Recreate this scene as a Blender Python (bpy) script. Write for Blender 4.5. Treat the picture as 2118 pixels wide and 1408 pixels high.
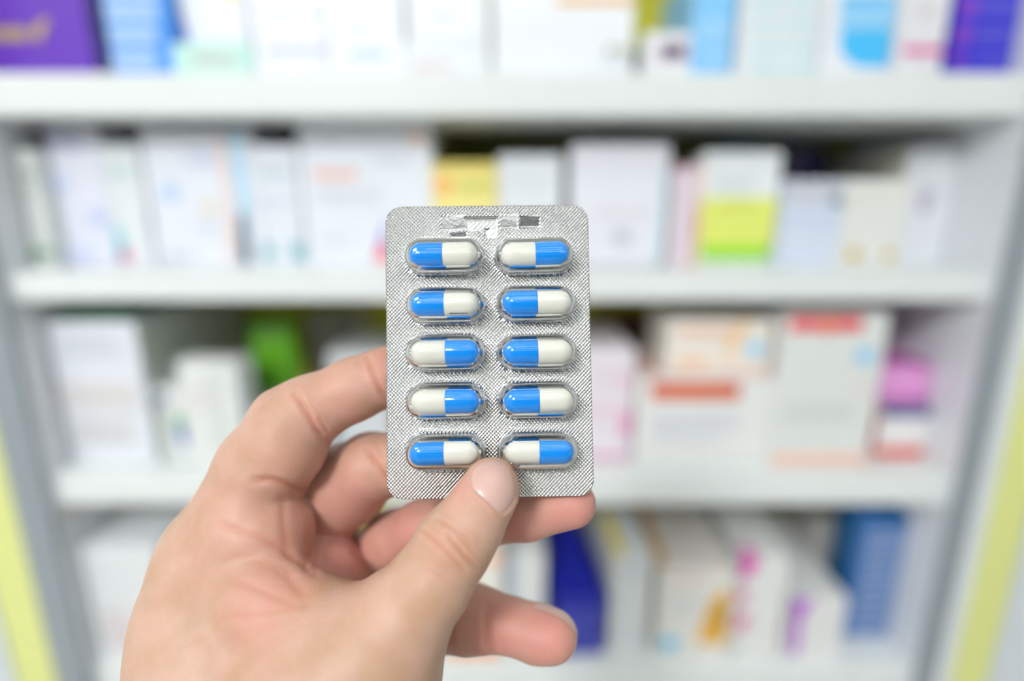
import bpy, bmesh, math, random
import numpy as np
from mathutils import Vector, Matrix
random.seed(5)
rng = np.random.default_rng(5)
for o in list(bpy.data.objects): bpy.data.objects.remove(o)
S = bpy.context.scene
COL = S.collection

# ------------------------------------------------------------------ camera, world, exposure
W, H, F = 2118.0, 1408.0, 1140.0
CZ = 1.40
PITCH = math.radians(14.0)
cam_data = bpy.data.cameras.new('camera')
cam = bpy.data.objects.new('camera', cam_data); COL.objects.link(cam)
cam.location = (0, 0, CZ); cam.rotation_euler = (math.radians(90) - PITCH, 0, 0)
cam_data.sensor_width = 36; cam_data.lens = F / W * 36
cam_data.clip_start = 0.01; cam_data.clip_end = 50
cam_data.dof.use_dof = True; cam_data.dof.focus_distance = 0.1675
cam_data.dof.aperture_fstop = cam_data.lens / 9.8
cam_data.dof.aperture_blades = 0
S.camera = cam
S.view_settings.view_transform = 'Standard'; S.view_settings.look = 'None'
S.view_settings.gamma = 1; S.view_settings.use_curve_mapping = False
S.view_settings.exposure = -0.09
wd = bpy.data.worlds.new('world'); S.world = wd; wd.use_nodes = True
wd.node_tree.nodes['Background'].inputs[0].default_value = (0.9, 0.95, 1, 1)
wd.node_tree.nodes['Background'].inputs[1].default_value = 0.5
LAMP = 8.5          # brightness of the ceiling tubes
PANEL = 84.0         # brightness of the square ceiling panel

RIGHT = Vector((1, 0, 0)); FWD = Vector((0, math.cos(PITCH), -math.sin(PITCH))); UP = Vector((0, math.sin(PITCH), math.cos(PITCH)))
CAM = Vector((0, 0, CZ))
def ray(px, py): return RIGHT * ((px - W / 2) / F) + UP * ((H / 2 - py) / F) + FWD
def onY(px, py, Y):
    d = ray(px, py); return CAM + d * (Y / d.y)
def at(px, py, d): return CAM + ray(px, py) * d        # d: forward depth in metres

# ------------------------------------------------------------------ materials
def srgb(c):
    return tuple(((x / 255) / 12.92 if x / 255 <= 0.04045 else ((x / 255 + 0.055) / 1.055) ** 2.4) for x in c[:3]) + (1,)
_mc = {}
def mat(c, rough=0.4, metal=0.0, name=None, coat=0.0, noise=0.03):
    key = (tuple(c), rough, metal, coat)
    if key in _mc: return _mc[key]
    m = bpy.data.materials.new(name or 'mat_%d_%d_%d' % tuple(c[:3])); m.use_nodes = True
    nt = m.node_tree; b = nt.nodes['Principled BSDF']
    b.inputs['Roughness'].default_value = rough; b.inputs['Metallic'].default_value = metal
    b.inputs['Coat Weight'].default_value = coat; b.inputs['Coat Roughness'].default_value = 0.12
    col = srgb(c)
    tc = nt.nodes.new('ShaderNodeTexCoord'); n = nt.nodes.new('ShaderNodeTexNoise'); n.inputs['Scale'].default_value = 35
    nt.links.new(tc.outputs['Object'], n.inputs['Vector'])
    mx = nt.nodes.new('ShaderNodeMix'); mx.data_type = 'RGBA'
    mx.inputs[6].default_value = tuple(x * (1 - noise) for x in col[:3]) + (1,)
    mx.inputs[7].default_value = tuple(min(1, x * (1 + noise)) for x in col[:3]) + (1,)
    nt.links.new(n.outputs['Fac'], mx.inputs[0]); nt.links.new(mx.outputs[2], b.inputs['Base Color'])
    _mc[key] = m; return m

def obj(name, bm_or_me, m, parent=None, smooth=False):
    if isinstance(bm_or_me, bmesh.types.BMesh):
        me = bpy.data.meshes.new(name); bm_or_me.to_mesh(me); bm_or_me.free()
    else: me = bm_or_me
    for x in (m if isinstance(m, (list, tuple)) else [m]): me.materials.append(x)
    if smooth: me.shade_smooth()
    o = bpy.data.objects.new(name, me); COL.objects.link(o)
    if parent is not None: o.parent = parent
    return o
def tag(o, label=None, cat=None, group=None, kind=None):
    if label: o['label'] = label
    if cat: o['category'] = cat
    if group: o['group'] = group
    if kind: o['kind'] = kind
    return o
def empty(name, loc=(0, 0, 0), rz=0):
    o = bpy.data.objects.new(name, None); COL.objects.link(o); o.empty_display_size = 0.02
    o.location = loc; o.rotation_euler = (0, 0, rz); return o
def box_bm(x0, x1, y0, y1, z0, z1, bev=0.0, seg=2):
    bm = bmesh.new()
    r = bmesh.ops.create_cube(bm, size=1)
    for v in r['verts']:
        v.co = Vector(((x0 + x1) / 2 + v.co.x * (x1 - x0), (y0 + y1) / 2 + v.co.y * (y1 - y0), (z0 + z1) / 2 + v.co.z * (z1 - z0)))
    if bev > 0: bmesh.ops.bevel(bm, geom=list(bm.edges), offset=bev, segments=seg, affect='EDGES', profile=0.5)
    return bm
def grid_mesh(name, P, closed_u=False):
    """P: (n, m, 3) array -> quad mesh"""
    n, m = P.shape[:2]
    idx = np.arange(n * m).reshape(n, m)
    a = idx[:-1, :-1].ravel(); b = idx[1:, :-1].ravel(); c = idx[1:, 1:].ravel(); d = idx[:-1, 1:].ravel()
    faces = np.stack([a, b, c, d], 1)
    if closed_u:
        a = idx[:-1, -1]; b = idx[1:, -1]; c = idx[1:, 0]; d = idx[:-1, 0]
        faces = np.concatenate([faces, np.stack([a, b, c, d], 1)])
    return raw_mesh(name, P.reshape(-1, 3), faces)
def raw_mesh(name, V, Q):
    me = bpy.data.meshes.new(name)
    k = Q.shape[1]
    me.vertices.add(len(V)); me.vertices.foreach_set('co', np.ascontiguousarray(V, dtype=np.float32).ravel())
    me.loops.add(Q.size); me.loops.foreach_set('vertex_index', Q.astype(np.int32).ravel())
    me.polygons.add(len(Q)); me.polygons.foreach_set('loop_start', np.arange(0, Q.size, k, dtype=np.int32))
    me.update(calc_edges=True); me.validate()
    return me

# ------------------------------------------------------------------ room around the shelf
def struct(name, bm, m):
    o = obj(name, bm, m); o['kind'] = 'structure'; return o
RX0, RX1, RY0, RY1, RZ1 = -2.6, 2.6, -3.4, 1.30, 2.75
struct('floor', box_bm(RX0 - .1, RX1 + .1, RY0 - .1, RY1 + .1, -0.1, 0), mat((178, 175, 168), 0.35))
struct('ceiling', box_bm(RX0 - .1, RX1 + .1, RY0 - .1, RY1 + .1, RZ1, RZ1 + .1), mat((238, 238, 234), 0.8))
struct('wall_back', box_bm(RX0 - .1, RX1 + .1, RY1, RY1 + .1, 0, RZ1), mat((228, 230, 228), 0.7))
struct('wall_left', box_bm(RX0 - .1, RX0, RY0, RY1, 0, RZ1), mat((215, 216, 212), 0.7))
struct('wall_right', box_bm(RX1, RX1 + .1, RY0, RY1, 0, RZ1), mat((215, 216, 212), 0.7))
struct('wall_front', box_bm(RX0 - .1, RX1 + .1, RY0 - .1, RY0, 0, RZ1), mat((92, 95, 100), 0.7))

# ceiling lamps: fixture body + glowing tubes
lampm = bpy.data.materials.new('tube_glow'); lampm.use_nodes = True
lb = lampm.node_tree.nodes['Principled BSDF']
lb.inputs['Emission Color'].default_value = (0.93, 0.975, 1.0, 1); lb.inputs['Emission Strength'].default_value = LAMP
def tube_bm(r, L):
    bm = bmesh.new()
    bmesh.ops.create_cone(bm, cap_ends=True, segments=16, radius1=r, radius2=r, depth=L, matrix=Matrix.Rotation(math.radians(90), 4, 'Y'))
    return bm
for k, (lx, ly, L) in enumerate([(0.55, -0.42, 1.5), (-1.15, -0.42, 1.5), (0.0, -1.15, 1.5), (1.65, -1.15, 1.4), (-1.95, -1.15, 1.2), (0, -2.3, 1.5), (1.6, -2.3, 1.4), (-1.6, -2.3, 1.4)]):
    where = ['above the shelf, right of the hand', 'above the shelf, left of the hand', 'in the second row, centre', 'in the second row, right', 'in the second row, left',
             'in the far row, centre', 'in the far row, right', 'in the far row, left'][k]
    t = tag(empty('ceiling_lamp', (lx, ly, RZ1 - 0.001)), 'white twin tube ceiling lamp ' + where, 'lamp', 'ceiling lamps over the shop floor')
    obj('lamp_housing', box_bm(-L / 2 - .03, L / 2 + .03, -.14, .14, -.05, 0, .006), mat((235, 235, 232), 0.4), t)
    for s in (-1, 1):
        tb = obj('lamp_tube', tube_bm(0.013, L), lampm, t); tb.location = (0, s * 0.07, -0.085)

# square ceiling light panel behind and left of the camera
panm = bpy.data.materials.new('panel_glow'); panm.use_nodes = True
lb2 = panm.node_tree.nodes['Principled BSDF']
lb2.inputs['Emission Color'].default_value = (0.965, 0.985, 1.0, 1); lb2.inputs['Emission Strength'].default_value = PANEL
t = tag(empty('ceiling_panel_light', (-0.95, -1.75, RZ1 - 0.001)), 'bright square ceiling light panel behind and left of the camera', 'lamp')
obj('panel_frame', box_bm(-.33, .33, -.33, .33, -.03, 0, .004), mat((235, 235, 232), 0.4), t)
obj('diffuser', box_bm(-.30, .30, -.30, .30, -.036, -.0305), panm, t)

# ------------------------------------------------------------------ shelving unit
YF = 0.600            # front of the side posts
YS = 0.615            # front of the shelf boards
YB = 0.92             # back panel
XL, XR = -0.5626, 0.536
white = mat((229, 233, 231), 0.35, name='white_laminate')
su = tag(empty('shelving_unit', (0, YF, 0)), 'white pharmacy shelving unit with yellow-green back and grey upright posts', 'shelf')
def su_part(name, bm, m, label=None):
    o = obj(name, bm, m, su); o.location = (0, -YF, 0)
    if label: o['label'] = label
    return o
ztop = {}
for n, (pt, pb) in enumerate([(150, 238), (563, 622), (980, 1043), (1372, 1440)]):
    z1 = onY(1059, pt, YS).z; z0 = onY(1059, pb, YS).z
    ztop[n] = z1
    su_part('shelf_board', box_bm(XL, XR, YS, YB, z0, z1, .002), white)
for zz in (1.92, 0.45, 0.12):
    su_part('shelf_board', box_bm(XL, XR, YS, YB, zz - .03, zz, .002), white)
su_part('back_panel', box_bm(XL - .02, XR + .02, YB, YB + .015, .03, 2.15), mat((206, 204, 50), 0.5), 'yellow-green back panel')
lav = mat((226, 228, 233), 0.4)
for x0, x1 in ((XL - .02, XL), (XR, XR + .02)):
    su_part('side_panel', box_bm(x0, x1, YF + .0085, YB, .03, 2.15), lav)
grey = mat((152, 160, 166), 0.4, 0.15)
greyl = mat((222, 226, 226), 0.4)
yel = mat((224, 228, 146), 0.4)
su_part('upright_post', box_bm(XL - .043, XL, YF, YF + .008, 0, 2.15, .002), grey)
su_part('upright_post', box_bm(XR, XR + .026, YF, YF + .008, 0, 2.15, .002), grey)
su_part('edge_trim', box_bm(XR + .027, XR + .048, YF + .002, YF + .04, 0, 2.15, .002), greyl, 'pale grey vertical trim strip')
su_part('top_cap', box_bm(XL - .043, XR + .026, YF, YB + .015, 2.15, 2.19, .003), white)
su_part('plinth', box_bm(XL, XR, YS + .03, YB, 0, .09), grey)
for nm, a, b, side in (('left', XL - .100, XL - .044, 'left'), ('right', XR + .049, XR + .100, 'right')):
    tag(obj('pilaster', box_bm(a + .0008, b - .0008, YF + .004, YF + .35, 0, 2.4, .002), yel), 'yellow-green vertical panel at the %s side of the white shelving' % side, 'panel')
for a, b, side in ((RX0 + .01, XL - .102, 'left'), (XR + .102, RX1 - .01, 'right')):
    t = tag(empty('side_cabinet', ((a + b) / 2, YF + .006, 0)), 'pale grey cabinet just beyond the %s yellow-green panel' % side, 'cabinet')
    w = (b - a) / 2
    obj('cabinet_body', box_bm(-w, w, .02, .4, 0, 2.3, .003), greyl, t)
    for q in range(2):
        xx = -w + q * w
        obj('cabinet_door', box_bm(xx + .003, xx + w - .003, 0, .019, .1, 2.28, .003), mat((214, 220, 226), 0.35), t)

# ------------------------------------------------------------------ medicine cartons
def poly_bm(pts, th=0.0006):
    bm = bmesh.new()
    f = [bm.verts.new((x, 0, z)) for x, z in pts]; b = [bm.verts.new((x, -th, z)) for x, z in pts]
    bm.faces.new(b)
    n = len(pts)
    for i in range(n): bm.faces.new((f[i], f[(i + 1) % n], b[(i + 1) % n], b[i]))
    bmesh.ops.recalc_face_normals(bm, faces=bm.faces)
    return bm
PLACED = []
def carton(name, label, row, x0, x1, ytop, col, prints=(), Y=None, depth=0.14, rz=0, rough=0.35, bev=0.0015, zb=None, group=None, cat='carton', coat=0.0, topcol=None, lean=0, sidecol=None, tops=()):
    """front face: x0..x1 at its top edge (photo pixels), standing on shelf `row` at distance Y"""
    Y = Y or {0: .645, 1: .665, 2: .645, 3: .627}[row]
    zb = (ztop[row] if zb is None else zb) + 0.0004
    r = math.radians(rz)
    ex = Vector((math.cos(r), math.sin(r), 0)); n = Vector((math.sin(r), -math.cos(r), 0))
    A = onY(x0, ytop, Y); B = onY(x1, ytop, Y)
    xa, xb = max(A.x, XL + .0015), min(B.x, XR - .0015)
    ht = A.z - zb
    # neighbours standing on the same board: trim so that no two cartons share space
    sk = math.tan(-r) * depth
    for (qa, qb, ya, yb, za, zc, q_sk) in PLACED:
        if zb > zc - .001 or zb + ht < za + .001 or Y > yb or Y + depth < ya: continue
        lo_, hi_ = max(xa + min(0, sk), qa), min(xb + max(0, sk), qb)
        if hi_ <= lo_: continue
        if hi_ - lo_ < .022:
            if xa + xb > qa + qb: xa += hi_ - lo_ + .0006
            else: xb -= hi_ - lo_ + .0006
        elif Y < ya: depth = ya - Y - .001
        else: return carton(name, label, row, x0, x1, ytop, col, prints, yb + .002, min(depth, YB - yb - .01), rz, rough, bev, zb - .0004, group, cat, coat, topcol, lean, sidecol, tops)
    depth = min(depth, YB - Y - .004)
    sk = math.tan(-r) * depth
    PLACED.append((xa + min(0, sk), xb + max(0, sk), Y, Y + depth, zb, zb + ht, sk))
    O = Vector((xa, Y, zb)); w0 = xb - xa; s_ = (w0 / math.cos(r))
    def loc(px, py):
        d = ray(px, py); t = (O - CAM).dot(n) / d.dot(n); P = CAM + d * t
        return (P - O).dot(ex), P.z - zb
    w, h = s_, ht
    t = tag(empty(name, O, r), label, cat, group)
    if lean: t.rotation_euler = (0, math.radians(lean), r)
    m = mat(col, rough, coat=coat)
    obj('carton_body', box_bm(0, w, 0.0003, depth, 0, h, bev), m, t)
    # tuck flap seam on the top
    if w > .02 and depth > .03:
        obj('tuck_flap', box_bm(.002, w - .002, .002, depth * .86, h - .0002, h + .0006), mat(topcol or col, rough), t)
    for tc_, u0, u1, v0, v1 in tops:
        obj('printed_top_patch', box_bm(w * u0, w * u1, depth * v0, depth * v1, h, h + .0009), mat(tc_, rough), t)
    if sidecol:  # side colour: print, and painted shading on the deep white carton
        obj('side_print_shade', box_bm(-.0005 if x0 > 1059 else w - .0002, .0002 if x0 > 1059 else w + .0005, .004, depth - .004, .003, h - .003), mat(sidecol, rough), t)
    for p in prints:
        kind, c = p[0], p[1]
        pm = mat(c, rough)
        def cl(q): return (min(max(q[0], .0012), w - .0012), min(max(q[1], .0012), h - .0012))
        if kind == 'band':
            pts = [cl(loc(*q)) for q in ((p[2], p[5]), (p[4], p[5]), (p[4], p[3]), (p[2], p[3]))]
            # keep it square to the carton
            xa = min(q[0] for q in pts[:1] + pts[3:]); xb = max(q[0] for q in pts[1:3])
            za, zc = pts[0][1], pts[2][1]
            if xb - xa < .001 or zc - za < .001: continue
            o = obj('printed_band', poly_bm([(xa, za), (xb, za), (xb, zc), (xa, zc)]), pm, t)
        elif kind == 'dot':
            cx, cz = loc(p[2], p[3]); R = abs(loc(p[2] + p[4], p[3])[0] - cx)
            o = obj('printed_dot', poly_bm([cl((cx + R * math.cos(i * math.pi / 10), cz + R * math.sin(i * math.pi / 10))) for i in range(20)], .0008), pm, t)
        elif kind == 'shape':
            o = obj('printed_shape', poly_bm([cl(loc(*q)) for q in p[2]], .0008), pm, t)
        elif kind == 'text':
            (xa, zc), (xb, za) = loc(p[2], p[3]), loc(p[4], p[5]); nl = p[6] if len(p) > 6 else 2
            bm = bmesh.new(); hh = (zc - za) / nl
            for li in range(nl):
                x = xa
                while x < xb - .001:
                    ww = random.uniform(.004, .012)
                    x2 = min(x + ww, xb)
                    z0 = za + li * hh + hh * .18; z1 = z0 + hh * .62
                    q0 = cl((x, z0)); q1 = cl((x2, z1))
                    if q1[0] - q0[0] > .0008 and q1[1] - q0[1] > .0005:
                        sub = box_bm(q0[0], q1[0], -.0007, 0.0, q0[1], q1[1])
                        me = bpy.data.meshes.new('x'); sub.to_mesh(me); sub.free(); bm.from_mesh(me); bpy.data.meshes.remove(me)
                    x = x2 + random.uniform(.0012, .0025)
            if len(bm.verts) == 0: bm.free(); continue
            o = obj('printed_text', bm, pm, t)
    return t
Wt = (236, 238, 243); W2 = (226, 230, 232); Wc = (236, 234, 226)
G0 = 'cartons on the top shelf'; G1 = 'cartons on the second shelf'; G2 = 'cartons on the third shelf'; G3 = 'cartons on the bottom shelf'
# ---- top row
carton('medicine_carton', 'deep purple carton with yellow print at the left end of the top shelf', 0, -90, 158, -90, (104, 52, 186),
       [('text', (196, 170, 90), -60, 48, 62, 92, 1), ('shape', (190, 160, 110), [(62, 70), (84, 40), (104, 38), (92, 66), (84, 90)])], depth=.16, sidecol=(150, 130, 180), group=G0)
carton('medicine_carton', 'sky blue carton with pale striped rows beside the purple carton', 0, 196, 332, -90, (70, 150, 240),
       [('band', (176, 208, 250), 205, y, 322, y + 34) for y in (-38, 8, 56, 106)], depth=.12, group=G0)
carton('medicine_carton', 'white carton with royal blue corner behind the mint green carton', 0, 336, 498, -90, Wt,
       [('shape', (30, 70, 226), [(338, 20), (345, 90), (392, 90)]), ('shape', (240, 226, 150), [(455, -20), (490, -20), (490, 8), (470, 4)])], Y=.664, depth=.14, sidecol=(150, 140, 214), group=G0)
carton('medicine_carton', 'low mint green carton with faint pink text on the top shelf', 0, 350, 516, 88, (196, 236, 224), [('text', (214, 200, 200), 398, 108, 490, 136, 2)], Y=.640, depth=.02, group=G0)
carton('medicine_carton', 'white carton with lilac blue lettering near its foot on the top shelf', 0, 500, 662, -90, Wt,
       [('text', (190, 196, 255), 548, 92, 672, 116, 1), ('text', (214, 228, 250), 545, 10, 620, 40, 1), ('dot', (190, 194, 200), 642, 26, 10), ('text', (224, 226, 230), 630, 140, 660, 150, 1)], group=G0)
carton('medicine_carton', 'white carton with grey and teal print, left of the stacked pair', 0, 665, 828, -90, Wt,
       [('text', (198, 206, 212), 708, 46, 766, 66, 1), ('text', (178, 208, 214), 722, 98, 800, 126, 1)], group=G0)
lowz = onY(1059, 80, .645).z
carton('medicine_carton', 'low white carton with orange print, lower of the stacked pair on the top shelf', 0, 834, 1012, 81, (232, 236, 242), [('text', (226, 200, 186), 855, 126, 930, 146, 1)], depth=.12, group=G0)
carton('medicine_carton', 'white carton resting on the low carton with orange print', 0, 838, 1008, -80, (240, 243, 250), [('text', (222, 224, 246), 880, 18, 940, 44, 1)], zb=lowz - .0002, depth=.12, group=G0)
carton('medicine_carton', 'large glossy white carton with an orange line, largest on the top shelf', 0, 1018, 1318, -90, (244, 246, 250),
       [('band', (240, 190, 120), 1150, -8, 1332, 9), ('text', (190, 196, 170), 1255, 92, 1322, 118, 1), ('text', (214, 220, 244), 1245, 118, 1300, 130, 1)], depth=.2, rough=.18, coat=.6, group=G0)
carton('medicine_carton', 'small white carton with lilac frame beside the large glossy carton', 0, 1337, 1432, 66, (236, 236, 238), [('band', (222, 200, 226), 1362, 88, 1424, 126), ('band', (240, 238, 242), 1370, 96, 1416, 118)], depth=.08, group=G0)
carton('medicine_carton', 'light blue carton between the small framed carton and the mint grid carton', 0, 1440, 1532, -90, (136, 204, 252),
       [('band', (160, 214, 252), 1444, 40, 1530, 86), ('band', (168, 218, 255), 1444, 106, 1526, 128)], group=G0)
carton('medicine_carton', 'white carton with a grid of mint marks on the top shelf', 0, 1542, 1716, -90, (230, 234, 238),
       [('text', (184, 230, 232), x, y, x + 56, y + 22, 1) for x in (1556, 1628) for y in (-4, 40, 88, 130)], group=G0)
carton('medicine_carton', 'white carton with a bright cyan blue panel on the top shelf', 0, 1722, 1872, -90, (236, 238, 244),
       [('shape', (72, 194, 252), [(1738, 58), (1738, 108), (1770, 138), (1838, 138), (1846, 58)]), ('band', (150, 212, 252), 1740, 10, 1848, 54), ('band', (90, 190, 250), 1740, -10, 1848, 8)], group=G0)
carton('medicine_carton', 'white carton with a magenta line beside the violet carton', 0, 1880, 1985, -90, (230, 230, 234),
       [('band', (226, 30, 150), 1868, 97, 1968, 112), ('dot', (216, 208, 206), 1914, 22, 14), ('text', (232, 216, 196), 1900, 140, 1930, 149, 1)], group=G0)
carton('medicine_carton', 'blue violet carton with purple dots at the right end of the top shelf', 0, 2002, 2160, -90, (58, 50, 206),
       [('dot', (140, 70, 200), 2004, 14, 18), ('dot', (140, 70, 200), 1992, 72, 18), ('dot', (130, 64, 190), 1982, 124, 14), ('text', (110, 110, 224), 2030, 0, 2110, 30, 2), ('text', (110, 110, 224), 2024, 56, 2100, 86, 2), ('text', (110, 110, 224), 2018, 112, 2090, 132, 2)], depth=.08, group=G0)
# ---- second row
carton('medicine_carton', 'white carton with grey text and green wordmark at the left end of the second shelf', 1, -10, 70, 312, (222, 226, 222),
       [('text', (168, 176, 172), 10, 340, 82, 370, 1), ('text', (196, 200, 194), 22, 378, 80, 404, 2), ('text', (96, 160, 112), 46, 508, 122, 536, 1)], Y=.65, depth=.1, group=G1)
carton('medicine_carton', 'tall white carton with lavender text near the left of the second shelf', 1, 74, 196, 264, (226, 228, 240),
       [('text', (196, 196, 232), 88, 276, 170, 312, 2), ('dot', (204, 216, 244), 124, 380, 20), ('dot', (196, 204, 240), 202, 450, 18), ('band', (206, 214, 240), 128, 510, 190, 545)], Y=.668, group=G1)
carton('medicine_carton', 'white carton with teal brush strokes behind the swoosh carton', 1, 199, 283, 296, (224, 229, 232),
       [('text', (190, 216, 220), 200, 346, 278, 368, 1), ('shape', (130, 208, 220), [(222, 470), (248, 466), (262, 530), (240, 540)]), ('dot', (240, 160, 200), 262, 528, 15)], Y=.668, depth=.16, group=G1)
carton('medicine_carton', 'white carton with light blue swoosh and peach stripe on the second shelf', 1, 285, 516, 266, (228, 231, 240),
       [('text', (204, 208, 234), 382, 310, 450, 340, 2), ('dot', (190, 212, 240), 352, 398, 20), ('shape', (130, 214, 224), [(290, 420), (306, 440), (318, 486), (300, 486)]),
        ('shape', (240, 212, 202), [(446, 285), (462, 275), (482, 400), (484, 540), (470, 540), (468, 400)]),
        ('shape', (178, 220, 244), [(468, 272), (494, 272), (512, 400), (520, 545), (500, 545), (492, 420)]),
        ('shape', (96, 202, 240), [(494, 440), (506, 440), (520, 545), (498, 545)]),
        ('dot', (232, 222, 200), 432, 430, 16), ('text', (130, 208, 216), 276, 516, 326, 540, 1), ('text', (196, 196, 208), 334, 522, 396, 542, 1), ('text', (206, 206, 226), 414, 458, 446, 476, 1)], depth=.17, group=G1)
carton('medicine_carton', 'small white carton with two teal blocks left of the large carton', 1, 510, 611, 300, (226, 230, 238),
       [('text', (196, 214, 222), 540, 346, 604, 372, 1), ('band', (80, 172, 176), 541, 505, 562, 536), ('band', (80, 172, 176), 606, 505, 626, 536), ('text', (206, 212, 228), 536, 408, 604, 426, 1)], Y=.665, depth=.12, group=G1)
carton('medicine_carton', 'large white carton with orange word and grey text lines on the second shelf', 1, 612, 890, 256, (230, 234, 242),
       [('text', (240, 184, 160), 650, 346, 738, 376, 1), ('text', (210, 214, 220), 652, 392, 790, 420, 2), ('dot', (250, 216, 206), 860, 288, 17), ('text', (214, 218, 232), 770, 318, 840, 340, 1),
        ('shape', (130, 90, 220), [(800, 455), (800, 500), (782, 512)]), ('shape', (238, 90, 90), [(782, 512), (806, 500), (806, 540), (774, 540)]), ('text', (212, 216, 222), 660, 490, 720, 508, 1)], depth=.13, sidecol=(226, 222, 214), group=G1)
carton('medicine_carton', 'yellow carton with green text and orange dot behind the blister pack', 1, 893, 1028, 338, (246, 232, 150),
       [('text', (196, 200, 90), 942, 372, 1024, 400, 2), ('dot', (246, 184, 104), 916, 384, 20), ('band', (236, 210, 90), 900, 342, 1024, 352)], Y=.662, depth=.1, group=G1)
carton('medicine_carton', 'glossy white rounded carton between the yellow carton and the dark gap', 1, 1024, 1166, 320, (232, 236, 242), [('text', (220, 224, 230), 1060, 372, 1120, 392, 1)], depth=.1, bev=.006, rough=.2, coat=.6, group=G1)
carton('medicine_carton', 'glossy white rounded carton with two bright spots right of the dark gap', 1, 1182, 1392, 294, (234, 235, 243),
       [('dot', (196, 198, 210), 1286, 492, 18), ('text', (226, 220, 226), 1230, 430, 1340, 452, 1), ('band', (160, 206, 212), 1376, 350, 1404, 545)], depth=.16, bev=.007, rough=.2, coat=.6, group=G1)
carton('medicine_carton', 'thin pale pink carton with a red top edge beside the rounded carton', 1, 1394, 1420, 342, (232, 210, 218), [('band', (220, 120, 140), 1396, 342, 1420, 350)], depth=.1, bev=.0008, group=G1)
carton('medicine_carton', 'thin pale lavender carton between the pink and salmon cartons', 1, 1421, 1440, 344, (220, 218, 234), depth=.1, bev=.0008, group=G1)
carton('medicine_carton', 'thin salmon carton against the yellow banded carton', 1, 1441, 1456, 340, (240, 200, 186), [('band', (236, 170, 110), 1438, 430, 1450, 546)], depth=.1, bev=.0008, group=G1)
carton('medicine_carton', 'white carton with a yellow and green lower half on the second shelf', 1, 1457, 1622, 314, (234, 238, 240),
       [('band', (228, 236, 118), 1449, 408, 1598, 508), ('band', (156, 222, 50), 1449, 508, 1590, 538), ('text', (206, 214, 216), 1478, 370, 1562, 394, 1), ('text', (206, 212, 92), 1484, 414, 1560, 434, 1)], depth=.12, bev=.003, group=G1)
carton('medicine_carton', 'dark navy carton lying deep behind the pale blue carton', 1, 1616, 1706, 306, (40, 40, 110), [('band', (110, 100, 140), 1630, 310, 1660, 380)], Y=.82, depth=.1, group=G1)
carton('medicine_carton', 'teal blue carton deep behind the yellow banded carton', 1, 1500, 1570, 298, (40, 120, 150), Y=.82, depth=.1, group=G1)
carton('medicine_carton', 'pale blue carton with grey upper part on the second shelf', 1, 1622, 1752, 374, (214, 222, 238),
       [('band', (204, 206, 216), 1622, 376, 1752, 420), ('band', (160, 210, 226), 1718, 408, 1746, 424), ('band', (202, 214, 238), 1600, 444, 1736, 458)] , depth=.12, group=G1)
carton('medicine_carton', 'cream white carton with two gold marks at its foot on the second shelf', 1, 1754, 1888, 372, (228, 229, 224),
       [('dot', (210, 170, 30), 1766, 526, 13), ('dot', (208, 178, 70), 1838, 526, 11), ('text', (226, 222, 206), 1770, 400, 1850, 420, 1)], depth=.08, group=G1)
carton('medicine_carton', 'tall white carton with a pink top line at the right end of the second shelf', 1, 1888, 2034, 302, (228, 230, 235),
       [('band', (226, 180, 190), 1896, 302, 2030, 306), ('dot', (200, 194, 208), 1916, 408, 15), ('dot', (200, 194, 208), 1912, 428, 12)], Y=.69, depth=.2, sidecol=(226, 222, 206), group=G1)
# ---- third row
carton('medicine_carton', 'deep white carton with faint text lines at the left end of the third shelf', 2, 92, 276, 668, (226, 229, 236),
       [('text', (212, 216, 222), 120, 690, 250, 740, 3), ('text', (222, 214, 208), 130, 790, 290, 850, 3), ('band', (232, 234, 244), 120, 770, 286, 786), ('text', (212, 208, 204), 150, 870, 280, 920, 2)], depth=.26, sidecol=(206, 212, 208), group=G2)  # sidecol paints grey shading onto the receding side
carton('medicine_carton', 'dark green flat carton lying on the deep white carton', 2, 118, 262, 648, (60, 130, 90), zb=onY(92, 668, .645).z + .001, Y=.66, depth=.2, group=G2)
carton('medicine_carton', 'white carton with a green and navy emblem behind the narrow white carton', 2, 296, 372, 800, (222, 225, 222),
       [('shape', (60, 90, 150), [(306, 836), (330, 816), (350, 820), (326, 840)]), ('shape', (80, 170, 80), [(358, 862), (376, 856), (382, 880), (364, 884)]), ('shape', (40, 80, 180), [(362, 884), (382, 880), (392, 916), (380, 924)]), ('dot', (200, 216, 196), 312, 880, 14)], Y=.66, depth=.1, group=G2)
carton('medicine_carton', 'narrow white carton standing upright left of the green packet', 2, 362, 490, 748, (226, 228, 225), [('band', (214, 218, 216), 448, 760, 456, 950), ('text', (222, 214, 212), 392, 800, 440, 850, 2)], depth=.04, rz=-5, group=G2)
carton('medicine_carton', 'grey striped carton standing deep behind the green packet', 2, 380, 505, 640, (150, 154, 140), [('band', (176, 180, 168), 410, 650, 430, 760), ('band', (120, 124, 108), 450, 650, 466, 760)], Y=.86, depth=.09, group=G2)
carton('medicine_carton', 'beige ribbed carton standing deep above the index finger', 2, 632, 748, 652, (166, 164, 150), [('band', (190, 178, 162), 672, 660, 690, 780), ('band', (130, 128, 112), 712, 660, 728, 780)], Y=.84, depth=.1, group=G2)
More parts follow.
